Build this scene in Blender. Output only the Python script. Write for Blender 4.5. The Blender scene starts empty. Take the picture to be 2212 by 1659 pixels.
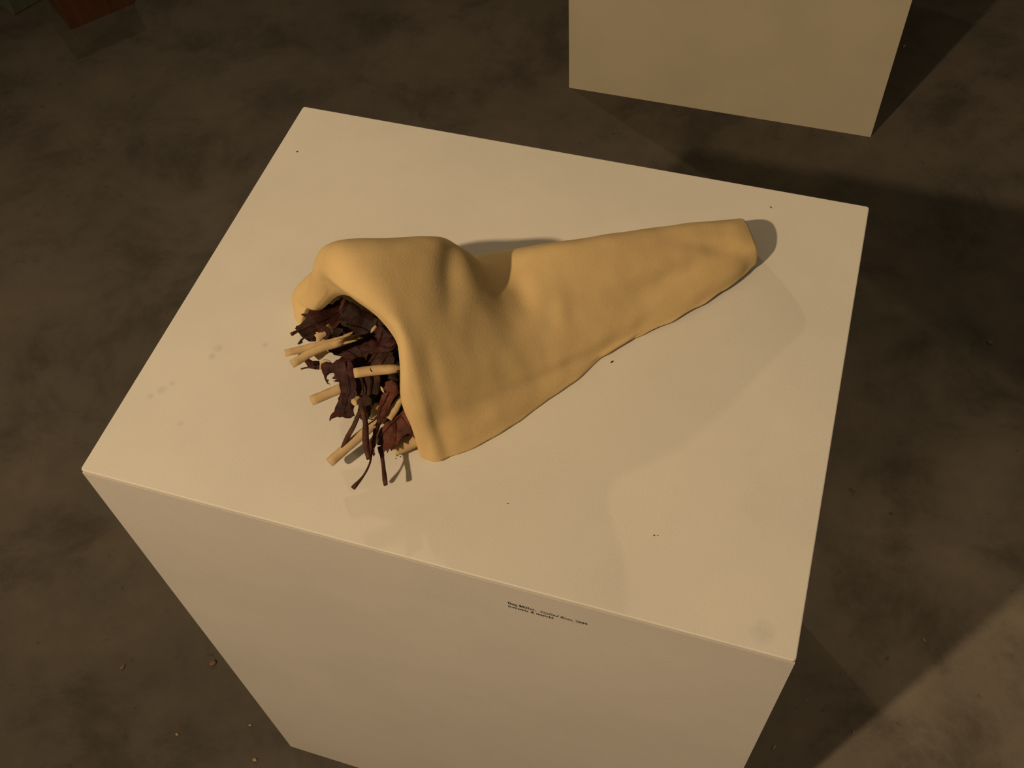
import bpy, bmesh, math, random
from mathutils import Vector, Matrix, noise

# ------------------------------------------------------------------ camera
W, H = 2212, 1659
F = 2273.974
CAM = Vector((0.525000, -0.315750, 1.592880))
R0 = Vector((0.9544145, 0.2947084, -0.0473271))      # image right
R1 = Vector((0.2163621, -0.7923024, -0.5704772))     # image down
R2 = Vector((-0.2056218, 0.5342320, -0.8199487))     # view direction
scene = bpy.context.scene
cd = bpy.data.cameras.new('camera')
cd.sensor_fit = 'HORIZONTAL'
cd.sensor_width = 36.0
cd.lens = 36.0 * F / W
cam = bpy.data.objects.new('camera', cd)
M = Matrix.Identity(4)
for i in range(3):
    M[i][0], M[i][1], M[i][2], M[i][3] = R0[i], -R1[i], -R2[i], CAM[i]
cam.matrix_world = M
scene.collection.objects.link(cam)
scene.camera = cam

# ------------------------------------------------------------------ world, lamps, exposure
world = bpy.data.worlds.new('world')
scene.world = world
world.use_nodes = True
bg = world.node_tree.nodes['Background']
bg.inputs['Color'].default_value = (1.0, 0.75, 0.48, 1)
bg.inputs['Strength'].default_value = 0.105

TOP = 0.826          # height of the near pedestal
PW, PD = 0.610, 0.480


def spot(name, loc, aim, power, size, blend, radius, color):
    l = bpy.data.lights.new(name, 'SPOT')
    l.energy = power
    l.spot_size = math.radians(size)
    l.spot_blend = blend
    l.shadow_soft_size = radius
    l.color = color
    o = bpy.data.objects.new(name, l)
    o.location = loc
    d = Vector(aim) - Vector(loc)
    o.rotation_euler = d.to_track_quat('-Z', 'Y').to_euler()
    scene.collection.objects.link(o)
    return o


WARM = (1.0, 0.71, 0.425)
# three ceiling track spots of the gallery, all out of frame
spot('track_spot_front', (-0.76, -1.82, 2.86), (-0.02, 0.14, 0.75), 262, 64, 1.0, 0.042, WARM)
spot('track_spot_back', (-2.40, 2.92, 2.52), (0.35, 0.35, 0.7), 88, 64, 0.8, 0.05, WARM)
spot('track_spot_side', (2.45, -0.25, 2.90), (1.45, 0.35, 0.0), 40, 60, 1.0, 0.09, WARM)

vs = scene.view_settings
vs.view_transform = 'Standard'
vs.look = 'None'
vs.gamma = 1.0
vs.use_curve_mapping = False
vs.exposure = 0.0

# ------------------------------------------------------------------ helpers
COL = scene.collection


def ray(px, py):
    return R0 * ((px - W / 2) / F) + R1 * ((py - H / 2) / F) + R2


def at(px, py, h=0.0, base=TOP):
    """the place h above the pedestal top (or the floor) seen in that spot of the photograph"""
    d = ray(px, py)
    return CAM + d * ((base + h - CAM.z) / d.z)


def link(name, me, mat=None, parent=None):
    o = bpy.data.objects.new(name, me)
    COL.objects.link(o)
    if mat is not None:
        me.materials.append(mat)
    if parent is not None:
        o.parent = parent
    return o


def obj(name, bm, mat=None, parent=None, smooth=False):
    me = bpy.data.meshes.new(name)
    bm.to_mesh(me)
    bm.free()
    if smooth:
        for p in me.polygons:
            p.use_smooth = True
    return link(name, me, mat, parent)


def tag(o, label, cat, group=None):
    o['label'] = label
    o['category'] = cat
    if group:
        o['group'] = group
    return o


def empty(name, loc=(0, 0, 0)):
    o = bpy.data.objects.new(name, None)
    o.location = loc
    o.empty_display_size = 0.02
    COL.objects.link(o)
    return o


def shift(bm, loc):
    bmesh.ops.translate(bm, verts=bm.verts, vec=-Vector(loc))


def box(x0, x1, y0, y1, z0, z1, bev=0.0, seg=2):
    bm = bmesh.new()
    bmesh.ops.create_cube(bm, size=1)
    for v in bm.verts:
        v.co = Vector((x0 + (v.co.x + .5) * (x1 - x0), y0 + (v.co.y + .5) * (y1 - y0), z0 + (v.co.z + .5) * (z1 - z0)))
    if bev:
        bmesh.ops.bevel(bm, geom=list(bm.edges), offset=bev, segments=seg, profile=.5, affect='EDGES')
    return bm


# ------------------------------------------------------------------ materials
def new_mat(name):
    m = bpy.data.materials.new(name)
    m.use_nodes = True
    nt = m.node_tree
    b = nt.nodes['Principled BSDF']
    return m, nt, b


def nd(nt, t, **kw):
    n = nt.nodes.new(t)
    for k, v in kw.items():
        setattr(n, k, v)
    return n


def noise_node(nt, scale, detail=4.0, rough=0.55, coord='Object', dist=0.0, stretch=None):
    tc = nd(nt, 'ShaderNodeTexCoord')
    n = nd(nt, 'ShaderNodeTexNoise')
    n.inputs['Scale'].default_value = scale
    n.inputs['Detail'].default_value = detail
    n.inputs['Roughness'].default_value = rough
    n.inputs['Distortion'].default_value = dist
    src = tc.outputs[coord]
    if stretch:
        mp = nd(nt, 'ShaderNodeMapping')
        mp.inputs['Scale'].default_value = stretch
        nt.links.new(src, mp.inputs[0])
        src = mp.outputs[0]
    nt.links.new(src, n.inputs['Vector'])
    return n


def ramp(nt, src, stops):
    r = nd(nt, 'ShaderNodeValToRGB')
    e = r.color_ramp.elements
    while len(e) < len(stops):
        e.new(0.5)
    for i, (p, c) in enumerate(stops):
        e[i].position = p
        e[i].color = (*c, 1) if len(c) == 3 else c
    nt.links.new(src, r.inputs[0])
    return r


def mix(nt, fac, a, b, mode='MIX'):
    m = nd(nt, 'ShaderNodeMix', data_type='RGBA', blend_type=mode)
    for sock, v in ((m.inputs[0], fac), (m.inputs[6], a), (m.inputs[7], b)):
        if isinstance(v, (float, int)):
            sock.default_value = v
        elif isinstance(v, tuple):
            sock.default_value = (*v, 1)
        else:
            nt.links.new(v, sock)
    return m.outputs[2]


def bump(nt, b, src, strength, dist):
    bp = nd(nt, 'ShaderNodeBump')
    bp.inputs['Strength'].default_value = strength
    bp.inputs['Distance'].default_value = dist
    nt.links.new(src, bp.inputs['Height'])
    nt.links.new(bp.outputs[0], b.inputs['Normal'])


def spots_mask(nt, pts):
    """1 inside soft round smudges at world places (x, y, z, radius)"""
    geo = nd(nt, 'ShaderNodeNewGeometry')
    wob = noise_node(nt, 140.0, 3.0)
    out = None
    for (x, y, z, r) in pts:
        d = nd(nt, 'ShaderNodeVectorMath', operation='DISTANCE')
        nt.links.new(geo.outputs['Position'], d.inputs[0])
        d.inputs[1].default_value = (x, y, z)
        mr = nd(nt, 'ShaderNodeMapRange')
        mr.inputs['From Min'].default_value = r
        mr.inputs['From Max'].default_value = r * 0.25
        nt.links.new(d.outputs['Value'], mr.inputs['Value'])
        if out is None:
            out = mr.outputs[0]
        else:
            mx = nd(nt, 'ShaderNodeMath', operation='MAXIMUM')
            nt.links.new(out, mx.inputs[0])
            nt.links.new(mr.outputs[0], mx.inputs[1])
            out = mx.outputs[0]
    m = nd(nt, 'ShaderNodeMath', operation='MULTIPLY')
    nt.links.new(out, m.inputs[0])
    nt.links.new(wob.outputs[0], m.inputs[1])
    return m.outputs[0]


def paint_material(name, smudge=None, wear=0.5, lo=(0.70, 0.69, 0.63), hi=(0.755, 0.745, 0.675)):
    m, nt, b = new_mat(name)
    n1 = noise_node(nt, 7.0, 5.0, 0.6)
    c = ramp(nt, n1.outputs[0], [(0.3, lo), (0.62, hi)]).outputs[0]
    n2 = noise_node(nt, 26.0, 3.0, 0.6, stretch=(1, 1, 1.6))
    w = ramp(nt, n2.outputs[0], [(0.60, (0, 0, 0)), (0.74, (1, 1, 1))]).outputs[0]
    f = nd(nt, 'ShaderNodeMath', operation='MULTIPLY')
    nt.links.new(w, f.inputs[0])
    f.inputs[1].default_value = 0.14 * wear
    c = mix(nt, f.outputs[0], c, (0.50, 0.52, 0.50))
    if smudge:
        s = spots_mask(nt, smudge)
        c = mix(nt, s, c, (0.56, 0.57, 0.55))
    nt.links.new(c, b.inputs['Base Color'])
    b.inputs['Roughness'].default_value = 0.62
    b.inputs['Specular IOR Level'].default_value = 0.3
    n3 = noise_node(nt, 420.0, 3.0, 0.6)
    bump(nt, b, n3.outputs[0], 0.25, 0.0006)
    return m


SM = []
for (px, py, r) in [(472, 752, .006), (458, 770, .005), (350, 842, .006), (325, 856, .004), (372, 828, .004),
                    (572, 745, .004), (390, 915, .004), (1648, 1366, .012)]:
    p = at(px, py)
    SM.append((p.x, p.y, p.z, r))
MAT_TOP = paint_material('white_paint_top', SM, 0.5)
MAT_PAINT_SHADED = paint_material('white_paint_shaded', None, 0.6, (0.63, 0.615, 0.585), (0.675, 0.655, 0.62))  # shade put into the pedestal's white: side panels darkened against the front lamp
MAT_PAINT2 = paint_material('cream_paint_far', None, 0.3, (0.57, 0.53, 0.40), (0.62, 0.575, 0.44))


def clay_material():
    m, nt, b = new_mat('buff_clay')
    n1 = noise_node(nt, 11.0, 5.0, 0.6)
    c = ramp(nt, n1.outputs[0], [(0.28, (0.61, 0.445, 0.215)), (0.52, (0.70, 0.525, 0.255)), (0.75, (0.755, 0.565, 0.28))]).outputs[0]
    n2 = noise_node(nt, 620.0, 2.0, 0.5)
    s = ramp(nt, n2.outputs[0], [(0.75, (0, 0, 0)), (0.79, (1, 1, 1))]).outputs[0]
    c = mix(nt, s, c, (0.22, 0.14, 0.07))
    nt.links.new(c, b.inputs['Base Color'])
    b.inputs['Roughness'].default_value = 0.75
    b.inputs['Specular IOR Level'].default_value = 0.25
    n3 = noise_node(nt, 520.0, 4.0, 0.65)
    bump(nt, b, n3.outputs[0], 0.35, 0.0008)
    return m


MAT_CLAY = clay_material()


def leaf_material(name, dark, mid, lite, rough=0.62):
    m, nt, b = new_mat(name)
    n1 = noise_node(nt, 75.0, 5.0, 0.65, dist=0.6)
    c = ramp(nt, n1.outputs[0], [(0.3, dark), (0.5, mid), (0.72, lite)]).outputs[0]
    nt.links.new(c, b.inputs['Base Color'])
    b.inputs['Roughness'].default_value = rough
    b.inputs['Specular IOR Level'].default_value = 0.22
    n3 = noise_node(nt, 260.0, 4.0, 0.6, dist=1.0)
    bump(nt, b, n3.outputs[0], 0.5, 0.0012)
    return m


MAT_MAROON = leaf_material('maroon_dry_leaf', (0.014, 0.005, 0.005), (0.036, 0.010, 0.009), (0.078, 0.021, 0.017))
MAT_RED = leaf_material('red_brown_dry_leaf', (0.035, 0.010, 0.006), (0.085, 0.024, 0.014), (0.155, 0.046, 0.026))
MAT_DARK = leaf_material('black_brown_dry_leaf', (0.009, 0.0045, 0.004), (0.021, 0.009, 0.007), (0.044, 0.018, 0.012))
MAT_BARK = leaf_material('brown_bark', (0.018, 0.009, 0.0055), (0.046, 0.022, 0.012), (0.088, 0.044, 0.024), 0.8)
MAT_STEM = leaf_material('brown_stem', (0.03, 0.012, 0.008), (0.07, 0.028, 0.018), (0.12, 0.05, 0.03), 0.7)


def stick_material():
    m, nt, b = new_mat('pale_stick')
    n1 = noise_node(nt, 60.0, 5.0, 0.6)
    c = ramp(nt, n1.outputs[0], [(0.3, (0.47, 0.335, 0.17)), (0.55, (0.60, 0.44, 0.23)), (0.8, (0.66, 0.50, 0.28))]).outputs[0]
    nt.links.new(c, b.inputs['Base Color'])
    b.inputs['Roughness'].default_value = 0.8
    n3 = noise_node(nt, 700.0, 3.0, 0.6)
    bump(nt, b, n3.outputs[0], 0.4, 0.0006)
    return m


MAT_STICK = stick_material()


def floor_material():
    m, nt, b = new_mat('stained_concrete')
    big = noise_node(nt, 1.25, 6.0, 0.62, dist=0.6)
    c = ramp(nt, big.outputs[0], [(0.30, (0.060, 0.055, 0.044)), (0.5, (0.089, 0.079, 0.063)), (0.7, (0.117, 0.102, 0.081))]).outputs[0]
    med = noise_node(nt, 5.0, 9.0, 0.7, dist=0.3)
    cm = ramp(nt, med.outputs[0], [(0.36, (0.66, 0.65, 0.64)), (0.5, (1.0, 1.0, 1.0)), (0.66, (1.2, 1.18, 1.14))]).outputs[0]
    c = mix(nt, 1.0, c, cm, 'MULTIPLY')
    # soft paler patches of concrete right of the pedestal, darker ones to the left
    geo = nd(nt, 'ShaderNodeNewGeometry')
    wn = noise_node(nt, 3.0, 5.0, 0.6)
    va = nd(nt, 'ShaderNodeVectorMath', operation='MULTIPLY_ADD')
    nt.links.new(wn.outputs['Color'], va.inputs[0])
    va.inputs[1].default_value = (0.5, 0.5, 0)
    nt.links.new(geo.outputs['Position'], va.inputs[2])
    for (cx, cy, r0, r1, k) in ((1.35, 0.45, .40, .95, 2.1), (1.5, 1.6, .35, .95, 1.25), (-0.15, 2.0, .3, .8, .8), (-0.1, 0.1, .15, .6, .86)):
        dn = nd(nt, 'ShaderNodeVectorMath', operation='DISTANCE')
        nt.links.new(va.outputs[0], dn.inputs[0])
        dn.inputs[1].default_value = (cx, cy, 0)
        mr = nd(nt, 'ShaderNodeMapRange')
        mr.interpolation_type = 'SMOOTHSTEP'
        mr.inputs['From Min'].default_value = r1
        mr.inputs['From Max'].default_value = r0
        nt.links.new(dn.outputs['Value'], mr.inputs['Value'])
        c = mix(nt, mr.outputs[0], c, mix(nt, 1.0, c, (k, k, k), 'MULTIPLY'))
    sp = noise_node(nt, 46.0, 2.0, 0.5)
    s = ramp(nt, sp.outputs[0], [(0.70, (0, 0, 0)), (0.77, (1, 1, 1))]).outputs[0]
    f = nd(nt, 'ShaderNodeMath', operation='MULTIPLY')
    nt.links.new(s, f.inputs[0])
    f.inputs[1].default_value = 0.45
    c = mix(nt, f.outputs[0], c, (0.030, 0.024, 0.02))
    nt.links.new(c, b.inputs['Base Color'])
    b.inputs['Roughness'].default_value = 0.72
    b.inputs['Specular IOR Level'].default_value = 0.2
    n3 = noise_node(nt, 160.0, 4.0, 0.6)
    bump(nt, b, n3.outputs[0], 0.3, 0.002)
    return m


def wood_material(name, a, c_):
    m, nt, b = new_mat(name)
    n1 = noise_node(nt, 9.0, 4.0, 0.6, dist=0.8, stretch=(6, 6, 1))
    c = ramp(nt, n1.outputs[0], [(0.3, a), (0.7, c_)]).outputs[0]
    nt.links.new(c, b.inputs['Base Color'])
    b.inputs['Roughness'].default_value = 0.6
    return m


def plain(name, col, rough=0.7):
    m, nt, b = new_mat(name)
    n1 = noise_node(nt, 40.0, 3.0)
    c = ramp(nt, n1.outputs[0], [(0.3, tuple(x * .8 for x in col)), (0.7, tuple(min(1, x * 1.15) for x in col))]).outputs[0]
    nt.links.new(c, b.inputs['Base Color'])
    b.inputs['Roughness'].default_value = rough
    return m


# ------------------------------------------------------------------ floor
bm = bmesh.new()
bmesh.ops.create_grid(bm, x_segments=1, y_segments=1, size=9)
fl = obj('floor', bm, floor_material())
fl['kind'] = 'structure'
fl['label'] = 'dark brown stained concrete gallery floor'


# ------------------------------------------------------------------ pedestals
def pedestal(name, x0, y0, w, d, h, mtop, mside, label):
    root = empty(name, (x0 + w / 2, y0 + d / 2, 0))
    o = Vector((x0 + w / 2, y0 + d / 2, 0))
    t = 0.005
    def part(nm, b, m):
        shift(b, o)
        ob = obj(nm, b, m, root)
        return ob
    # the top board lies over the four side panels; its vertical corners are softly rounded
    bm = box(x0, x0 + w, y0, y0 + d, h - t, h)
    ve = [e for e in bm.edges if abs(e.verts[0].co.z - e.verts[1].co.z) > t * .5]
    bmesh.ops.bevel(bm, geom=ve, offset=0.003, segments=4, profile=.5, affect='EDGES')
    he = [e for e in bm.edges if abs(e.verts[0].co.z - e.verts[1].co.z) < 1e-6]
    bmesh.ops.bevel(bm, geom=he, offset=0.0010, segments=2, profile=.5, affect='EDGES')
    part('top_panel', bm, mtop)
    g = 0.0004
    w_ = 0.012
    part('front_panel', box(x0 + .0001, x0 + w - .0001, y0 + .0001, y0 + w_, 0, h - t - g), mside)
    part('back_panel', box(x0 + .0001, x0 + w - .0001, y0 + d - w_, y0 + d - .0001, 0, h - t - g), mside)
    part('side_panel', box(x0 + .0001, x0 + w_, y0 + w_, y0 + d - w_, 0, h - t - g), mside)
    part('side_panel', box(x0 + w - w_, x0 + w - .0001, y0 + w_, y0 + d - w_, 0, h - t - g), mside)
    tag(root, label, 'pedestal')
    return root


pedestal('pedestal', 0, 0, PW, PD, TOP, MAT_TOP, MAT_PAINT_SHADED,
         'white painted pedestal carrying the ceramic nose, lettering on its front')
pedestal('pedestal', 0.008, 1.545, 0.673, 0.50, 0.95, MAT_PAINT2, MAT_PAINT2,
         'bare white pedestal standing on the floor behind the one with the nose')

# ------------------------------------------------------------------ ceramic nose
# local frame: u along the bridge from the nostrils to the brow, s across (towards the pedestal front), h up
AX = Vector((0.77, 0.64, 0)).normalized()
LT = Vector((AX.y, -AX.x, 0))
NO = Vector((0.194, 0.159, TOP))


def nose_pt(u, s, h):
    return NO + AX * u + LT * s + Vector((0, 0, h))


ROWS = [
    # (u, s, h) from the near foot over the ridge to the far foot
    [(.026, .100, .002), (.029, .093, .030), (.027, .078, .058), (.042, .050, .083), (.022, .014, .098), (.008, -.028, .074), (-.011, -.049, .040), (-.022, -.070, .024), (-.033, -.072, .002)],
    [(.022, .110, .002), (.022, .104, .034), (.020, .090, .066), (.031, .058, .106), (.010, .014, .118), (.001, -.026, .088), (-.018, -.050, .046), (-.028, -.080, .025), (-.035, -.080, .002)],
    [(.034, .119, .001), (.034, .111, .036), (.030, .096, .073), (.034, .064, .120), (.004, .016, .140), (-.005, -.030, .116), (-.015, -.056, .068), (-.029, -.090, .028), (-.031, -.094, .001)],
    [(.062, .120, .001), (.060, .108, .036), (.056, .090, .074), (.046, .060, .121), (.026, .010, .152), (.012, -.036, .133), (-.002, -.066, .080), (-.018, -.094, .032), (-.018, -.106, .001)],
    [(.096, .115, .001), (.092, .101, .033), (.086, .082, .068), (.078, .052, .108), (.073, .002, .137), (.060, -.040, .109), (.036, -.070, .070), (.026, -.094, .034), (.026, -.106, .001)],
    [(.120, .108, .001), (.118, .094, .029), (.114, .074, .060), (.112, .044, .090), (.112, -.002, .115), (.102, -.036, .093), (.078, -.064, .060), (.072, -.086, .030), (.072, -.098, .001)],
    [(.142, .100, .001), (.142, .086, .027), (.140, .066, .052), (.136, .036, .071), (.140, -.002, .067), (.130, -.032, .058), (.106, -.056, .044), (.102, -.076, .024), (.102, -.088, .001)],
    [(.172, .091, .001), (.173, .078, .025), (.172, .060, .047), (.174, .034, .067), (.179, -.002, .076), (.170, -.028, .061), (.148, -.048, .042), (.144, -.066, .022), (.144, -.078, .001)],
    [(.222, .074, .001), (.222, .066, .023), (.220, .054, .043), (.216, .032, .066), (.212, .005, .076), (.208, -.018, .059), (.204, -.036, .038), (.202, -.052, .019), (.202, -.062, .001)],
    [(.272, .068, .002), (.272, .062, .021), (.270, .051, .039), (.268, .031, .058), (.266, .007, .065), (.264, -.013, .050), (.262, -.028, .031), (.260, -.040, .015), (.260, -.048, .001)],
    [(.322, .060, .003), (.322, .056, .019), (.322, .047, .034), (.322, .031, .049), (.322, .010, .054), (.322, -.008, .041), (.322, -.021, .025), (.322, -.031, .012), (.322, -.037, .001)],
    [(.362, .051, .005), (.363, .049, .019), (.364, .043, .032), (.366, .031, .042), (.367, .015, .044), (.367, .000, .034), (.367, -.011, .021), (.367, -.019, .010), (.367, -.024, .001)],
    [(.383, .044, .007), (.383, .043, .018), (.382, .040, .028), (.380, .031, .037), (.382, .017, .039), (.386, .004, .031), (.387, -.006, .019), (.387, -.013, .010), (.387, -.018, .002)],
]


def crom(p0, p1, p2, p3, t):
    t2, t3 = t * t, t * t * t
    return 0.5 * ((2 * p1) + (p2 - p0) * t + (2 * p0 - 5 * p1 + 4 * p2 - p3) * t2 + (3 * p1 - p0 - 3 * p2 + p3) * t3)


def spline(pts, n):
    out = []
    L = len(pts)
    for i in range(L - 1):
        p0 = pts[i - 1] if i > 0 else pts[0] * 2 - pts[1]
        p3 = pts[i + 2] if i + 2 < L else pts[-1] * 2 - pts[-2]
        for k in range(n):
            out.append(crom(p0, pts[i], pts[i + 1], p3, k / n))
    out.append(pts[-1].copy())
    return out


def gauss(x, y, cx, cy, sx, sy, ang=0.0):
    dx, dy = x - cx, y - cy
    c, s = math.cos(ang), math.sin(ang)
    a, b = (dx * c + dy * s) / sx, (-dx * s + dy * c) / sy
    return math.exp(-(a * a + b * b))


# hand-worked dents and ridges: (u, s, size along, size across, angle, depth), read on the near flank and the ridge
DENTS = [
    (.050, .098, .006, .030, 0.10, -.0013),     # groove behind the near nostril lip
    (.042, .112, .005, .016, -.10, -.0016),
    (.036, .090, .006, .040, 0.05, .0014),      # the lip itself
    (.096, .020, .008, .036, 0.45, -.0050),     # fold across the back of the nose tip
    (.152, .028, .010, .014, 0.2, -.0040),      # dimple where tip meets bridge
    (.180, .050, .008, .016, 0.2, .0014),
    (.160, .086, .110, .0032, -.20, -.0026),    # crease along the foot
    (.160, .093, .110, .0036, -.20, .0020),
    (.290, .048, .050, .008, -.12, -.0052),     # hollow along the bridge side
    (.350, .038, .030, .006, .30, -.0038),
    (.300, .062, .060, .006, -.15, .0016),
]


def build_nose():
    NU, NV = 9, 10
    rows = [[Vector(p) for p in r] for r in ROWS]
    rows = [spline(r, NV) for r in rows]
    cols = []
    for j in range(len(rows[0])):
        cols.append(spline([r[j] for r in rows], NU))
    nr, nc = len(cols[0]), len(cols)
    # even out the flanks along the bridge, leaving lip, tip and end alone
    for it in range(60):
        for j in range(2, nc - 2):
            c_ = cols[j]
            new = list(c_)
            for i in range(NU * 2, nr - 4):
                if it < 8 or i > NU * 6.5:
                    w = 1.0 if i < nr - 14 else .3
                    new[i] = c_[i].lerp((c_[i - 1] + c_[i + 1]) / 2, .5 * w)
            cols[j] = new
    bm = bmesh.new()
    grid = [[None] * nc for _ in range(nr)]
    for i in range(nr):
        for j in range(nc):
            a = cols[j][i]
            # normal by differences
            du = cols[j][min(i + 1, nr - 1)] - cols[j][max(i - 1, 0)]
            dv = cols[min(j + 1, nc - 1)][i] - cols[max(j - 1, 0)][i]
            n = du.cross(dv)
            if n.length > 0:
                n.normalize()
            if n.z < 0 and i > NU * 2:
                n = -n
            elif i <= NU * 2 and n.dot(Vector((-.2, 0, 1))) < 0:
                n = -n
            d = 0.0
            if i > NU * 1.2:
                for (cu, cs, su, sv, an, dep) in DENTS:
                    d += dep * gauss(a.x, a.y, cu, cs, su, sv, an)
            e = min(1.0, i / NU)
            edge = min(1.0, min(j, nc - 1 - j) / 6 + .25)
            d += e * edge * (0.0010 * noise.noise(a * 22) + 0.0006 * noise.noise(a * 60 + Vector((3, 1, 2))))
            if j == 0 or j == nc - 1:
                a = a + Vector((0, .0016 * noise.noise(Vector((a.x * 55, 2, 1))), .0012 + .0012 * noise.noise(Vector((a.x * 40, 0, 5)))))
            q = a + n * d
            q.z = max(q.z, 0.0006)
            grid[i][j] = bm.verts.new(nose_pt(*q))
    for i in range(nr - 1):
        for j in range(nc - 1):
            bm.faces.new((grid[i][j], grid[i + 1][j], grid[i + 1][j + 1], grid[i][j + 1]))
    # flattened brow end: two rings drawn in to a slightly domed cap
    last = grid[-1]
    c = sum((v.co for v in last), Vector()) / len(last)
    prev = last
    for k, (f, push) in enumerate(((.90, .0022), (.5, .0030), (.12, .0030))):
        ring = [bm.verts.new(c.lerp(v.co, f) + AX * push) for v in last]
        for j in range(nc - 1):
            bm.faces.new((prev[j], ring[j], ring[j + 1], prev[j + 1]))
        prev = ring
    bm.faces.new(prev)
    bm.normal_update()
    bmesh.ops.recalc_face_normals(bm, faces=bm.faces)
    bm.verts.ensure_lookup_table()
    mid = grid[nr // 2][nc // 2]
    if mid.normal.z < 0:
        bmesh.ops.reverse_faces(bm, faces=bm.faces)
    o = nose_pt(.19, 0, 0)
    shift(bm, o)
    ob = obj('ceramic_nose', bm, MAT_CLAY, smooth=True)
    ob.location = o
    sd = ob.modifiers.new('wall', 'SOLIDIFY')
    sd.thickness = 0.0075
    sd.offset = -1
    sd.use_even_offset = False
    vg = ob.vertex_groups.new(name='wall')
    for v in ob.data.vertices:
        uu = (v.co + o - NO).dot(AX)
        vg.add([v.index], max(.12, min(1.0, 1.15 - uu / .30)), 'REPLACE')
    sd.vertex_group = 'wall'
    sb = ob.modifiers.new('smooth', 'SUBSURF')
    sb.levels = 1
    sb.render_levels = 1
    bpy.context.view_layer.update()
    me = bpy.data.meshes.new_from_object(ob.evaluated_get(bpy.context.evaluated_depsgraph_get()))
    me.name = 'ceramic_nose'
    ob.modifiers.clear()
    ob.data = me
    for v in me.vertices:                      # the foot rests on the board
        v.co.z = max(v.co.z, 0.0003)
    return ob


nose = build_nose()
tag(nose, 'tan unglazed ceramic sculpture of a giant human nose stuffed with leaves and sticks', 'sculpture')


# ------------------------------------------------------------------ mulch: leaves, sticks and stems
def tube(pts, radii, seg=10, jag0=0.0, jag1=0.0, flat=1.0, seed=1, lump=0.06, sub=4):
    rnd = random.Random(seed)
    P = spline([Vector(p) for p in pts], sub) if len(pts) > 2 else [Vector(pts[0]).lerp(Vector(pts[1]), k / 6) for k in range(7)]
    n = len(P)
    rr = []
    for k in range(n):
        t = k / (n - 1) * (len(radii) - 1)
        i = min(int(t), len(radii) - 2) if len(radii) > 1 else 0
        rr.append(radii[0] if len(radii) == 1 else radii[i] + (radii[i + 1] - radii[i]) * (t - i))
    bm = bmesh.new()
    rings = []
    up = Vector((0, 0, 1))
    j1 = [rnd.uniform(-.2, 1) ** 2 * jag1 * rnd.choice((.3, 1, 1.4)) for _ in range(seg)]
    j0 = [rnd.uniform(0, 1) * jag0 for _ in range(seg)]
    for k in range(n):
        d = (P[min(k + 1, n - 1)] - P[max(k - 1, 0)]).normalized()
        a = d.cross(up)
        a = a.normalized() if a.length > 1e-4 else Vector((1, 0, 0))
        b = a.cross(d)
        ring = []
        for s in range(seg):
            th = 2 * math.pi * s / seg
            r = rr[k] * (1 + lump * noise.noise(P[k] * 180 + Vector((s * .7, seed, 0))))
            q = P[k] + a * (math.cos(th) * r) + b * (math.sin(th) * r * flat)
            if k == n - 1:
                q += d * j1[s]
            if k == 0:
                q -= d * j0[s]
            ring.append(bm.verts.new(q))
        rings.append(ring)
    for k in range(n - 1):
        for s in range(seg):
            bm.faces.new((rings[k][s], rings[k][(s + 1) % seg], rings[k + 1][(s + 1) % seg], rings[k + 1][s]))
    for ring, k, sg in ((rings[0], 0, 1), (rings[-1], n - 1, -1)):
        c = sum((v.co for v in ring), Vector()) / seg
        d = (P[1] - P[0]).normalized() if k == 0 else (P[-1] - P[-2]).normalized()
        inner = [bm.verts.new(c.lerp(v.co, .62) + d * (0.0006 * sg)) for v in ring]
        for s in range(seg):
            bm.faces.new((ring[s], ring[(s + 1) % seg], inner[(s + 1) % seg], inner[s]))
        bm.faces.new(inner)
    bmesh.ops.recalc_face_normals(bm, faces=bm.faces)
    return bm


def stick(pts, radii, label, group=None, seed=1, jag1=.006, name='wooden_stick', cat='stick', mat=None, flat=1.0, seg=12, jag0=0.0, lump=.06):
    P = [at(*p) for p in pts]
    bm = tube(P, radii, seg=seg, jag1=jag1, jag0=jag0, flat=flat, seed=seed, lump=lump)
    o = P[0]
    shift(bm, o)
    ob = obj(name, bm, mat or MAT_STICK, smooth=True)
    ob.location = o
    return tag(ob, label, cat, group)


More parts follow.
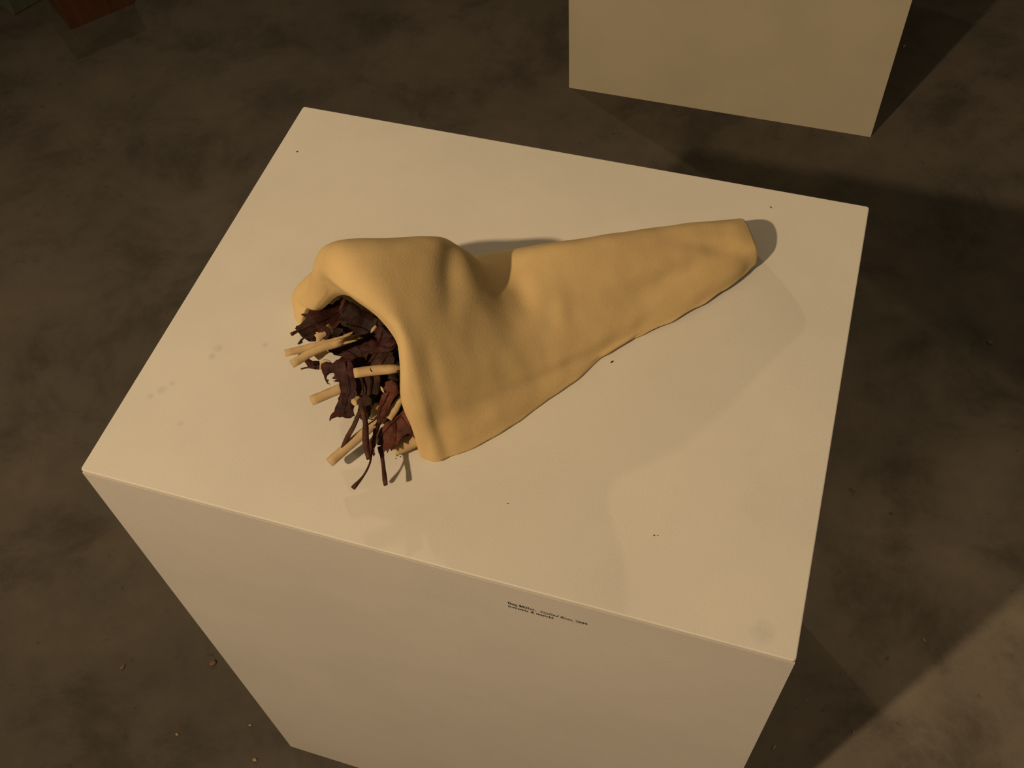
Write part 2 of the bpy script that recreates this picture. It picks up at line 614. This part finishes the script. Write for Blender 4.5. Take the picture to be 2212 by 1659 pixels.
def leaf_mesh(P, seed, curl=0.004, thick=.0005, rough=.0021):
    """outline points in 3D -> an uneven curled blade with torn edges and thickness"""
    rnd = random.Random(seed)
    Q = []
    n = len(P)
    for i in range(n):
        a, b = P[i], P[(i + 1) % n]
        L = (b - a).length
        k = max(1, int(L / .0020))
        per = (b - a).cross(Vector((0.2, -.5, .8)))
        per = per.normalized() if per.length > 0 else Vector()
        for s in range(k):
            q = a.lerp(b, s / k)
            if s:
                q = q + per * rnd.uniform(-1, 1) * min(rough, L * .18) * .5
            Q.append(q)
    c = sum(Q, Vector()) / len(Q)
    bm = bmesh.new()
    vs = [bm.verts.new(q) for q in Q]
    f = bm.faces.new(vs)
    nrm = Vector((0, 0, 0))
    for i in range(len(Q)):
        nrm += (Q[i] - c).cross(Q[(i + 1) % len(Q)] - c)
    nrm.normalize()
    if nrm.dot(CAM - c) < 0:
        nrm = -nrm
    bmesh.ops.triangulate(bm, faces=[f], quad_method='BEAUTY', ngon_method='BEAUTY')
    for _ in range(2):
        es = [e for e in bm.edges if e.calc_length() > .0055]
        if es:
            bmesh.ops.subdivide_edges(bm, edges=es, cuts=1, use_grid_fill=False)
            bmesh.ops.triangulate(bm, faces=bm.faces)
    size = max((q - c).length for q in Q)
    off = Vector((seed * 3.1, seed * 1.7, 0))
    a1 = nrm.orthogonal().normalized()
    a1.rotate(Matrix.Rotation(rnd.uniform(0, math.pi), 3, nrm))
    for v in bm.verts:
        r = (v.co - c)
        t = r.dot(a1) / size
        d = curl * (t * t - .3) + .0034 * noise.noise(v.co * 70 + off) + .0016 * noise.noise(v.co * 170 + off)
        v.co += nrm * d
    bmesh.ops.recalc_face_normals(bm, faces=bm.faces)
    if sum((fc.normal.dot(nrm) * fc.calc_area()) for fc in bm.faces) < 0:
        bmesh.ops.reverse_faces(bm, faces=bm.faces)
    # thickness
    ret = bmesh.ops.solidify(bm, geom=list(bm.faces), thickness=thick)
    return bm, c, nrm


LEAF_N = [0]


def leaf(outline, h0, gx, gy, label, mat, seed, curl=.004, group=None, veins=(), petiole=None, name='dry_leaf', cat='leaf'):
    """outline in photo places; height above the pedestal h0 at the centre, rising gx, gy per 100 px"""
    cx = sum(p[0] for p in outline) / len(outline)
    cy = sum(p[1] for p in outline) / len(outline)
    hh = lambda x, y: max(.002, h0 + gx * (x - cx) / 100 + gy * (y - cy) / 100)
    P = [at(x, y, hh(x, y)) for (x, y) in outline]
    bm, c, nrm = leaf_mesh(P, seed, curl)
    if veins or petiole:
        root = empty(name, c)
        shift(bm, c)
        obj('blade', bm, mat, root, smooth=True)
        for vn in veins:
            VP = [at(x, y, hh(x, y) + (.0012 if 'bark' in name else .0006)) for (x, y) in vn]
            vb = tube(VP, [.0010, .0006] if 'bark' in name else [.0005, .00025], seg=6, seed=seed, sub=3)
            shift(vb, c)
            obj('ridge' if 'bark' in name else 'vein', vb, MAT_BARK if 'bark' in name else mat, root, smooth=True)
        if petiole:
            VP = [at(*q) for q in petiole[0]]
            vb = tube(VP, petiole[1], seg=8, seed=seed + 5, sub=4)
            shift(vb, c)
            obj('petiole', vb, MAT_STEM, root, smooth=True)
    else:
        shift(bm, c)
        root = obj(name, bm, mat, smooth=True)
        root.location = c
    return tag(root, label, cat, group)


# --- leaves that can be told apart
leaf([(650, 679), (660, 674), (671, 658), (682, 658), (700, 656), (722, 650), (738, 640), (754, 660), (746, 692), (722, 706), (704, 702), (690, 708),
      (681, 716), (682, 733), (668, 737), (655, 731), (645, 722), (640, 715), (641, 706), (655, 692), (661, 682)], .040, .006, .012,
     'ragged maroon leaf under the far nostril lobe with a short stalk', MAT_MAROON, 3, .008,
     veins=[[(648, 714), (690, 694), (735, 672)], [(690, 694), (715, 676)]], petiole=([(648, 713, .046), (637, 718, .046), (630, 722, .047)], [.0012, .0014, .0018]))
leaf([(740, 646), (775, 662), (802, 680), (832, 704), (858, 738), (859, 762), (820, 768), (785, 762), (757, 748), (742, 718), (734, 690)], .046, .0, -.02,
     'broad blackish leaf pressed under the top of the nostril opening', MAT_DARK, 4, .010, veins=[[(745, 700), (790, 715), (845, 745)]])
leaf([(743, 642), (748, 650), (742, 660), (735, 668), (728, 673), (735, 660), (740, 650)], .083, .0, -.01,
     'small red brown leaf blade in the dark notch of the nostril', MAT_RED, 5, .002)
leaf([(684, 716), (686, 710), (690, 706), (696, 703), (703, 703), (708, 707), (711, 713), (712, 720), (711, 727), (708, 732), (702, 735), (700, 731), (703, 726), (703, 720), (700, 715), (696, 713), (691, 713), (687, 717)], .062, .03, 0,
     'curled brown leaf scrap arching over a pale stick', MAT_MAROON, 6, .006)
leaf([(643, 744), (650, 731), (660, 732), (653, 737), (654, 741), (647, 745)], .050, 0, 0,
     'tiny dark leaf scrap resting on the crossed pale sticks', MAT_DARK, 7, .002)
leaf([(822, 704), (832, 706), (859, 740), (846, 750), (826, 748), (811, 730), (815, 714)], .066, .01, -.02,
     'ribbed brown leaf wedged against the near rim of the opening', MAT_MAROON, 8, .006, veins=[[(816, 742), (824, 722), (828, 708)], [(818, 745), (840, 738)]])
leaf([(778, 750), (800, 735), (822, 734), (856, 742), (858, 752), (828, 760), (800, 764), (782, 760)], .060, .006, -.01,
     'rolled dark brown leaf above the cracked stick', MAT_MAROON, 9, .008)
leaf([(695, 786), (705, 781), (718, 785), (735, 772), (755, 776), (767, 800), (771, 830), (767, 850), (763, 872), (766, 898), (752, 904), (738, 901),
      (722, 903), (714, 906), (709, 912), (711, 899), (723, 884), (732, 866), (734, 845), (731, 826), (720, 824), (727, 819), (717, 817), (722, 812),
      (721, 806), (713, 806), (706, 812), (704, 819), (710, 821), (707, 826), (713, 831), (706, 829), (701, 821), (696, 806), (693, 795)], .044, .004, -.026,
     'long maroon leaf hanging down in front with a torn hole', MAT_MAROON, 10, .004,
     veins=[[(745, 780), (752, 830), (742, 900)]])
leaf([(657, 780), (667, 775), (680, 780), (690, 782), (692, 793), (689, 800), (683, 797), (678, 795), (668, 792)], .044, 0, 0,
     'small purple leaf flap with a thin stalk below the crossed sticks', MAT_MAROON, 11, .003,
     petiole=([(682, 796, .044), (665, 794, .043), (650, 797, .043)], [.0009, .0007, .0008]))
leaf([(634, 779), (640, 769), (646, 762), (660, 758), (652, 768), (643, 774)], .050, 0, 0,
     'narrow dark leaf scrap caught between the two crossed sticks', MAT_DARK, 12, .002)
leaf([(700, 740), (735, 738), (775, 745), (800, 760), (790, 790), (765, 796), (738, 770), (712, 762)], .046, .004, -.02,
     'crumpled maroon leaf lying under the splintered stick ends', MAT_MAROON, 13, .008, veins=[[(712, 748), (750, 762), (785, 782)]])
leaf([(788, 752), (820, 748), (848, 756), (856, 790), (842, 800), (800, 800), (780, 796), (772, 775)], .046, .004, -.02,
     'olive brown leaf standing behind the cracked stick', MAT_BARK, 14, .008, veins=[[(790, 795), (812, 752)], [(818, 798), (840, 758)]])
leaf([(763, 812), (790, 811), (822, 806), (819, 840), (808, 872), (798, 890), (785, 892), (772, 866), (766, 842)], .040, .002, -.022,
     'ridged brown strip of bark hanging below the cracked stick', MAT_BARK, 15, .005, veins=[[(782, 814), (786, 870)], [(800, 814), (797, 880)]], name='bark_strip', cat='bark')
leaf([(771, 864), (790, 852), (804, 862), (803, 882), (796, 906), (780, 906), (775, 892)], .040, .002, -.02,
     'dark brown knot of bark above the two hanging stems', MAT_BARK, 16, .004, name='bark_piece', cat='bark')
leaf([(834, 826), (848, 820), (859, 828), (863, 848), (856, 855), (845, 870), (838, 886), (833, 900), (822, 906), (816, 930), (812, 956), (810, 986),
      (800, 977), (792, 962), (803, 944), (811, 912), (815, 882), (822, 860), (829, 846)], .040, .004, -.020,
     'bright red brown leaf folded lengthwise beside the near rim', MAT_RED, 17, .004, veins=[[(852, 832), (822, 880), (808, 978)]])
leaf([(880, 882), (891, 905), (892, 926), (895, 948), (890, 941), (880, 936), (866, 946), (860, 963), (851, 958), (847, 975), (842, 970), (838, 979), (834, 972),
      (829, 978), (826, 970), (818, 978), (822, 962), (812, 960), (816, 936), (830, 915), (850, 902), (870, 890)], .028, .004, -.016,
     'red brown leaf with toothed lower edge at the near corner', MAT_RED, 18, .005,
     veins=[[(874, 888), (845, 915), (814, 950)], [(850, 912), (850, 955)], [(866, 900), (884, 925)]])
leaf([(857, 876), (868, 862), (873, 880), (884, 902), (872, 898), (861, 892)], .036, 0, -.02,
     'black leaf scrap above the toothed leaf', MAT_DARK, 19, .003)
leaf([(836, 802), (858, 806), (863, 824), (850, 822), (838, 818)], .048, 0, -.02,
     'grey black leaf scrap just below the cracked stick', MAT_DARK, 20, .003)
leaf([(866, 936), (888, 925), (896, 941), (881, 954), (862, 947)], .012, 0, -.004,
     'black crumpled leaf in the near corner of the opening', MAT_DARK, 21, .003)

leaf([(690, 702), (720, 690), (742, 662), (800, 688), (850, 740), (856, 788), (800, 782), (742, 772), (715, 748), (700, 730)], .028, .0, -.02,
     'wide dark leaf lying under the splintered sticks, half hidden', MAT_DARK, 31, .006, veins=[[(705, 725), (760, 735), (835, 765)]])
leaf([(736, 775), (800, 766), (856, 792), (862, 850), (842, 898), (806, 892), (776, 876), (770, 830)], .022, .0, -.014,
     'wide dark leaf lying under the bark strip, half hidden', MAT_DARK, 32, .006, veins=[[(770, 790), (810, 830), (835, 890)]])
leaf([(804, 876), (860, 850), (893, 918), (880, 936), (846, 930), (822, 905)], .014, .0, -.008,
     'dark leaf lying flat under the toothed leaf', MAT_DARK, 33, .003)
# --- leaves packed further inside: alike and overlapping
from mathutils.bvhtree import BVHTree
_m = nose.data
SHELL = BVHTree.FromPolygons([v.co + nose.location for v in _m.vertices], [tuple(p.vertices) for p in _m.polygons])


def inside(q):
    """under the ceramic shell, clear of its wall"""
    if SHELL.find_nearest(q)[3] < .0022:
        return False
    return SHELL.ray_cast(q, Vector((0, 0, 1)))[0] is not None and SHELL.ray_cast(q, LT)[0] is not None and SHELL.ray_cast(q, -LT)[0] is not None


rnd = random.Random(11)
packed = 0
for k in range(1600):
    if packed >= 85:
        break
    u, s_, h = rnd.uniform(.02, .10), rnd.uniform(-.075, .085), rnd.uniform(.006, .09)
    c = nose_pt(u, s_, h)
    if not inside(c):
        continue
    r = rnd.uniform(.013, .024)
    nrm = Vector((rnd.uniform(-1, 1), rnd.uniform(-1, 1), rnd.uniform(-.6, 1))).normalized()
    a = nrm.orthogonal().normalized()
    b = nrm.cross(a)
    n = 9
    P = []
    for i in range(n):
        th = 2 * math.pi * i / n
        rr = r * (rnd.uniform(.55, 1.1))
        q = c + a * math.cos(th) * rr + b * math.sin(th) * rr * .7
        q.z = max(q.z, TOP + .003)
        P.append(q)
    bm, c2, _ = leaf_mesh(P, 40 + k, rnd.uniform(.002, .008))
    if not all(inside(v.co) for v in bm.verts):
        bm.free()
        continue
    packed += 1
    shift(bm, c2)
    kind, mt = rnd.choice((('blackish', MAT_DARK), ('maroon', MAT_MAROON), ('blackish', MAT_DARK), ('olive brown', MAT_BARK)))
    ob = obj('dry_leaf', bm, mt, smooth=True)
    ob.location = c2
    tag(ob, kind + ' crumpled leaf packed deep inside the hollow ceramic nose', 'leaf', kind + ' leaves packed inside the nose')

# --- pale sticks
stick([(616, 763, .058), (680, 748, .058), (748, 732, .058)], [.0030, .0033, .0034], 'pale stick crossing over another, its inner end split in long splinters', seed=2, jag1=.012)
stick([(630, 787, .064), (682, 757, .066), (738, 739, .066)], [.0036, .0036, .0034], 'pale blunt stick crossing the splintered one at an angle', seed=3, jag1=.014)
stick([(684, 731, .050), (700, 720, .051), (714, 708, .052)], [.0038, .0040, .0040], 'short pale hollow stick piece under the curled leaf scrap', seed=4, jag1=.005)
stick([(765, 806, .062), (810, 800, .062), (852, 797, .062)], [.0043, .0045, .0040], 'thick pale stick with a dark crack lying level in the opening', seed=5, jag1=.012)
_c = tube([at(799, 792, .0652), at(800, 797, .0656), at(803, 803, .0656)], [.0003, .0008, .0003], seg=6, seed=9)
_k = [o for o in COL.objects if o.name.startswith('wooden_stick') and 'dark crack' in o['label']][0]
shift(_c, _k.location)
obj('crack', _c, MAT_DARK, _k)
stick([(672, 866, .030), (720, 846, .032), (775, 824, .034)], [.0043, .0043, .0043], 'pale stick poking out behind the hanging maroon leaf', seed=6, jag1=.004)
stick([(711, 1000, .0165), (760, 957, .021), (830, 898, .027)], [.0042, .0042, .0042], 'longest pale stick leaning down close to the pedestal top', seed=7, jag1=.004)
stick([(764, 870, .040), (776, 862, .038)], [.0032, .0034], 'pale stick stub between the hanging leaf and the bark', seed=8, jag1=.002)
stick([(798, 894, .034), (818, 880, .032)], [.0045, .0045], 'blunt pale stick end below the black gap', seed=9, jag1=.002)
stick([(838, 904, .034), (852, 884, .037), (867, 860, .040)], [.0040, .0042, .0030], 'pale flattened stick between the red leaf and the near rim', seed=10, jag1=.004, flat=.7)
stick([(850, 972, .010), (876, 960, .011), (910, 944, .012)], [.0062, .0062, .0060], 'wide pale stick lying low under the toothed leaf', seed=11, jag1=.004)
stick([(801, 719, .068), (806, 712, .069), (813, 704, .070)], [.0004, .0018, .0014], 'small pale splinter standing among the dark leaves', seed=12, jag1=.001, seg=6, name='wood_splinter', cat='splinter')
stick([(823, 835, .052), (826, 841, .052), (829, 848, .052)], [.0006, .0013, .0006], 'tiny pale splinter on the red brown leaf', seed=13, jag1=.001, seg=6, name='wood_splinter', cat='splinter')
stick([(736, 732, .064), (750, 725, .064), (764, 716, .064)], [.0022, .0022, .0004], 'long pointed splinter broken off the crossing stick', seed=14, jag1=.0, seg=6, name='wood_splinter', cat='splinter', flat=.8)
stick([(728, 743, .066), (748, 740, .066), (771, 735, .065)], [.0016, .0013, .0007], 'thin splinter running straight on from the blunt crossing stick', seed=17, jag1=.001, seg=7, name='wood_splinter', cat='splinter')
stick([(692, 798, .048), (693, 786, .050), (700, 779, .052), (710, 780, .052), (716, 785, .052)], [.0006, .0009, .0012, .0010, .0004], 'pale curled shaving above the hanging maroon leaf', seed=15, jag1=.0, seg=6, name='wood_shaving', cat='shaving', flat=.5)
stick([(684, 774, .052), (694, 765, .053), (706, 758, .054)], [.0036, .0040, .0030], 'olive shaded shaving under the crossed sticks', seed=16, jag1=.003, seg=8, name='wood_shaving', cat='shaving', flat=.35)

# --- hanging stems
stick([(782, 878, .046), (789, 915, .042), (790, 958, .036), (797, 991, .032)], [.0022, .0024, .0028, .0020], 'thick dark stem hanging straight over the longest stick', name='leaf_stem', cat='stem', mat=MAT_STEM, seed=21, jag1=.002, seg=10, lump=.25)
stick([(780, 884, .040), (764, 920, .034), (750, 945, .028), (737, 967, .024)], [.0018, .0022, .0026, .0005], 'flat dark stem ending in a point above the longest stick', name='leaf_stem', cat='stem', mat=MAT_STEM, seed=22, jag1=.0, seg=10, flat=.5, lump=.2)
stick([(804, 972, .028), (799, 1000, .031), (785, 1028, .032), (763, 1054, .033)], [.0008, .0009, .0010, .0021], 'thin curved stem with a club shaped end over the white top', name='leaf_stem', cat='stem', mat=MAT_STEM, seed=23, jag1=.0005, seg=8, lump=.1)
stick([(820, 966, .021), (824, 980, .021), (828, 1005, .021), (833, 1047, .021)], [.0018, .0021, .0017, .0018], 'straight knobbly brown stem pointing over the white top', name='leaf_stem', cat='stem', mat=MAT_STEM, seed=24, jag1=.0005, seg=9, lump=.35)
stick([(788, 922, .036), (800, 914, .036), (818, 900, .036)], [.0005, .0006, .0007], 'hair thin twig crossing behind the thick dark stem', name='twig', cat='twig', mat=MAT_STEM, seed=25, jag1=.0, seg=6)
stick([(790, 898, .037), (796, 904, .036), (806, 906, .036)], [.0005, .0006, .0005], 'short hair thin twig hooked round the blunt stick end', name='twig', cat='twig', mat=MAT_STEM, seed=26, jag1=.0, seg=6)

# --- crumbs on the pedestal top and scraps on the floor
rnd = random.Random(4)


def crumb(px, py, L, w, ang, mat, label, group, base=TOP, name='mulch_crumb', cat='crumb'):
    c = at(px, py, 0, base)
    bm = bmesh.new()
    bmesh.ops.create_icosphere(bm, subdivisions=1, radius=1)
    for v in bm.verts:
        j = 1 + .35 * noise.noise(v.co * 2 + Vector((px, py, 0)) * .1)
        v.co = Vector((v.co.x * L * j, v.co.y * w * j, (v.co.z * j + .9) * w * .6))
    ob = obj(name, bm, mat)
    ob.location = c
    ob.rotation_euler.z = ang
    zmin = min(v.co.z for v in ob.data.vertices)
    ob.location.z = base - zmin
    return tag(ob, label, cat, group)


crumb(1322, 782, .0020, .0007, .9, MAT_DARK, 'dark seed shaped crumb beside the foot of the nose', None)
crumb(1665, 448, .0016, .0005, 2.5, MAT_DARK, 'dark sliver near the far corner beyond the nose end', None)
crumb(642, 328, .0011, .0009, 0, MAT_DARK, 'round dark speck alone by the far left corner of the white top', None)
crumb(1097, 1088, .0012, .0004, .3, MAT_DARK, 'thin dark crumb in front of the nose above the lettering', None)
crumb(1413, 1157, .0008, .0006, 0, MAT_DARK, 'dark speck of a close pair on the white top', 'pair of specks on the top')
crumb(1421, 1157, .0006, .0004, 0, MAT_DARK, 'dark speck of a close pair on the white top', 'pair of specks on the top')
crumb(865, 987, .0008, .0006, 0, MAT_DARK, 'tiny speck beside the shadows of the stems', 'specks by the stems')
crumb(855, 991, .0006, .0005, 0, MAT_DARK, 'tiny speck beside the shadows of the stems', 'specks by the stems')
MAT_CHIP = plain('pale_chip', (0.34, 0.26, 0.13))
MAT_CHIP2 = plain('brown_chip', (0.17, 0.095, 0.05))
for (px, py, L, w, a, m_) in [(460, 1434, .006, .005, .4, MAT_CHIP2), (265, 1442, .005, .003, 1.2, MAT_CHIP2), (551, 1642, .004, .003, 0, MAT_CHIP),
                              (541, 1567, .003, .002, .2, MAT_CHIP), (1953, 101, .006, .003, 1.3, MAT_CHIP), (1741, 1513, .004, .0015, 2.2, MAT_CHIP),
                              (1844, 1582, .004, .0015, 1.4, MAT_CHIP), (1672, 1615, .005, .002, 1.2, MAT_CHIP), (1996, 1384, .005, .002, 2.3, MAT_CHIP),
                              (383, 1587, .003, .002, 0, MAT_CHIP), (2138, 742, .006, .005, .2, MAT_CHIP2)]:
    crumb(px, py, L, w, a, m_, 'small pale chip scattered on the dark floor' if m_ is MAT_CHIP else 'small brown chip scattered on the dark floor',
          'pale chips on the floor' if m_ is MAT_CHIP else 'brown chips on the floor', base=0.0, name='floor_chip', cat='chip')

# ------------------------------------------------------------------ lettering on the pedestal front
MAT_INK = plain('black_ink', (0.012, 0.008, 0.010), .5)


def arc(cx, cy, rx, ry, a0, a1, n=14):
    return [(cx + rx * math.cos(math.radians(a0 + (a1 - a0) * k / n)), cy + ry * math.sin(math.radians(a0 + (a1 - a0) * k / n))) for k in range(n + 1)]


X = .62    # x-height, cap height 1
def srf(x, y, w=.12):
    return [(x - w, y), (x + w, y)]
# serif letters as pen strokes: thick uprights, hairline cross strokes
G = {
    'B': (.78, [[(.2, 0), (.2, 1)], srf(.16, 0), srf(.16, 1), [(.2, 1), (.42, 1)] + arc(.42, .77, .2, .23, 90, -90) + [(.2, .54)], [(.2, .54), (.46, .54)] + arc(.46, .27, .24, .27, 90, -90) + [(.2, 0)]]),
    'u': (.72, [[(.17, X), (.17, .2)] + arc(.35, .2, .18, .18, 180, 300), [(.55, X), (.55, 0)], srf(.13, X, .09), srf(.5, X, .09), [(.55, .02), (.68, .02)]]),
    'g': (.64, [arc(.28, .42, .17, .2, 0, 360), [(.4, .56), (.6, .62)], [(.2, .24), (.16, .12), (.45, .06), (.52, -.1)] + arc(.3, -.16, .23, .14, 10, -190), ]),
    'M': (1.05, [[(.16, 0), (.16, 1)], [(.16, 1), (.5, .05)], [(.24, 1), (.56, .05)], [(.52, .05), (.86, 1)], [(.88, 0), (.88, 1)], srf(.14, 0), srf(.88, 0, .14), srf(.14, 1, .1), srf(.9, 1, .1)]),
    'i': (.40, [[(.2, 0), (.2, X)], srf(.2, 0, .14), srf(.14, X, .08), [(.2, .8), (.2, .94)]]),
    'l': (.40, [[(.2, 0), (.2, 1)], srf(.2, 0, .14), srf(.14, 1, .08)]),
    'e': (.58, [[(.12, .34), (.48, .34)] + arc(.3, .34, .18, .28, 0, 310)]),
    'r': (.52, [[(.18, 0), (.18, X)], srf(.18, 0, .14), srf(.13, X, .08), [(.18, .4), (.32, .6), (.44, .58)], [(.44, .5), (.44, .62)]]),
    ',': (.36, [[(.16, .1), (.16, .0), (.1, -.16)], [(.2, .1), (.2, 0)]]),
    'S': (.66, [arc(.33, .75, .2, .25, 20, 250) + arc(.33, .25, .22, .25, 70, -170)]),
    't': (.44, [[(.2, .86), (.2, .14)] + arc(.3, .14, .1, .14, 180, 300), [(.06, X), (.38, X)]]),
    'f': (.44, [[(.2, 0), (.2, .82)] + arc(.32, .82, .12, .18, 180, 40), [(.06, X), (.38, X)], srf(.2, 0, .12)]),
    'd': (.68, [arc(.29, .31, .18, .31, 0, 360), [(.5, 0), (.5, 1)], srf(.44, 1, .08), [(.5, .02), (.62, .02)]]),
    'N': (.90, [[(.18, 0), (.18, 1)], [(.16, 1), (.68, .03)], [(.22, 1), (.73, .03)], [(.72, 0), (.72, 1)], srf(.18, 0), srf(.14, 1, .1), srf(.72, 1)]),
    'o': (.62, [arc(.31, .31, .2, .31, 0, 360)]),
    's': (.50, [arc(.25, .46, .14, .16, 20, 250) + arc(.25, .155, .15, .16, 70, -170)]),
    '2': (.64, [arc(.31, .74, .2, .26, 170, -30) + [(.12, .04)], [(.12, .04), (.54, .04)], [(.54, .04), (.56, .2)]]),
    '0': (.66, [arc(.33, .5, .2, .5, 0, 360)]),
    '9': (.66, [arc(.33, .68, .2, .32, 0, 360), arc(.28, .5, .25, .5, 30, -60)]),
    '(': (.36, [arc(.42, .4, .28, .62, 120, 240)]),
    ')': (.36, [arc(-.06, .4, .28, .62, 60, -60)]),
    'c': (.54, [arc(.3, .31, .18, .31, 50, 310)]),
    'a': (.60, [[(.42, .1), (.42, .44)] + arc(.28, .44, .14, .18, 0, 150), arc(.25, .17, .15, .17, 80, 300), [(.42, .06), (.56, .02)]]),
    'm': (1.02, [[(.17, 0), (.17, X)], srf(.13, X, .08), srf(.17, 0), [(.17, .42)] + arc(.34, .44, .17, .18, 160, 0) + [(.51, 0)], srf(.51, 0), [(.51, .42)] + arc(.68, .44, .17, .18, 160, 0) + [(.85, 0)], srf(.85, 0)]),
    '&': (.86, [arc(.36, .78, .15, .2, -60, 250) + [(.66, .0)], [(.3, .56)] + arc(.32, .25, .22, .25, 130, 330) + [(.7, .56)], [(.58, .58), (.8, .58)]]),
    'h': (.72, [[(.17, 0), (.17, 1)], srf(.13, 1, .08), srf(.17, 0), [(.17, .42)] + arc(.36, .42, .18, .2, 160, 0) + [(.54, 0)], srf(.54, 0)]),
    'n': (.72, [[(.17, 0), (.17, X)]]),
}


def text_width(t):
    return sum(.34 if ch == ' ' else G[ch][0] for ch in t)


def lettering(bm, x, z, runs, size, yy):
    """runs: (text, italic); drawn on the plane y = yy, reading along +x"""
    for (t, ital) in runs:
        for ch in t:
            if ch == ' ':
                x += .34 * size
                continue
            w, strokes = G[ch]
            thick, thin = (.10, .04) if ital else (.135, .04)
            for st in strokes:
                for (a, b) in zip(st[:-1], st[1:]):
                    dx, dz = b[0] - a[0], b[1] - a[1]
                    L = math.hypot(dx, dz)
                    if L < 1e-6:
                        continue
                    th = thin + (thick - thin) * abs(dz) / L
                    q = []
                    if abs(dz) > abs(dx):
                        q = [(a[0] - th / 2, a[1]), (a[0] + th / 2, a[1]), (b[0] + th / 2, b[1]), (b[0] - th / 2, b[1])]
                    else:
                        q = [(a[0], a[1] - th / 2), (b[0], b[1] - th / 2), (b[0], b[1] + th / 2), (a[0], a[1] + th / 2)]
                    vv = []
                    for (gx, gz) in q:
                        if ital:
                            gx += gz * .30
                        vv.append(bm.verts.new((x + gx * size, yy, z + gz * size)))
                    bm.faces.new(vv)
            x += w * size
    return x


def on_front(px, py):
    d = ray(px, py)
    t = (0.0 - CAM.y) / d.y
    return CAM + d * t


a0, a1 = on_front(1097, 1306), on_front(1269, 1348)
LINE1 = [('Bug Miller,  ', False), ('Stuffed Nose', True), (', 2009', False)]
LINE2 = [('(ceramic & mulch)', False)]
size = (a1.x - a0.x) / sum(text_width(t) for t, _ in LINE1)
zl = (a0.z + a1.z) / 2
cap = empty('caption_lettering', (a0.x, -.0002, zl))
for runs, dz, xx in ((LINE1, 0, 0), (LINE2, -1.62 * size, 0)):
    bm = bmesh.new()
    lettering(bm, xx, dz, runs, size, 0.0)
    bmesh.ops.recalc_face_normals(bm, faces=bm.faces)
    bmesh.ops.solidify(bm, geom=list(bm.faces), thickness=.0001)
    obj('text_line', bm, MAT_INK, cap)
tag(cap, 'two lines of small black serif caption lettering on the pedestal front', 'lettering')

# ------------------------------------------------------------------ objects at the far left edge of the floor
def block(name, c0, c1, depth, h, mat, label, cat, grooves=0, gm=None):
    """a block standing on the floor: bottom edge from c0 to c1, running back by depth"""
    c0, c1 = Vector((c0[0], c0[1], 0)), Vector((c1[0], c1[1], 0))
    d = (c1 - c0)
    L = d.length
    ang = math.atan2(d.y, d.x)
    root = empty(name, c0)
    root.rotation_euler.z = ang
    if grooves:
        w = L / grooves
        for k in range(grooves):
            obj('board', box(k * w + .0002, (k + 1) * w - .0002, 0, depth, 0, h, .0008), mat, root)
    else:
        obj('body', box(0, L, 0, depth, 0, h * .86, .004), mat, root)
        obj('rim', box(-.004, L + .004, -.004, depth + .004, h * .86, h, .004), gm or mat, root)
    return tag(root, label, cat)


MAT_REDWOOD = wood_material('red_stained_wood', (0.070, 0.026, 0.011), (0.105, 0.039, 0.016))
MAT_GREY = wood_material('grey_green_wood', (0.09, 0.10, 0.07), (0.13, 0.14, 0.10))
block('wooden_block', (-1.252, 1.457), (-1.146, 1.592), .16, .16, MAT_REDWOOD,
      'reddish brown wooden block on the dark floor at the far side', 'block', grooves=3)
block('stone_block', (-1.424, 1.473), (-1.385, 1.560), .12, .14, MAT_GREY,
      'grey green block on the floor beside the reddish wooden one', 'block')
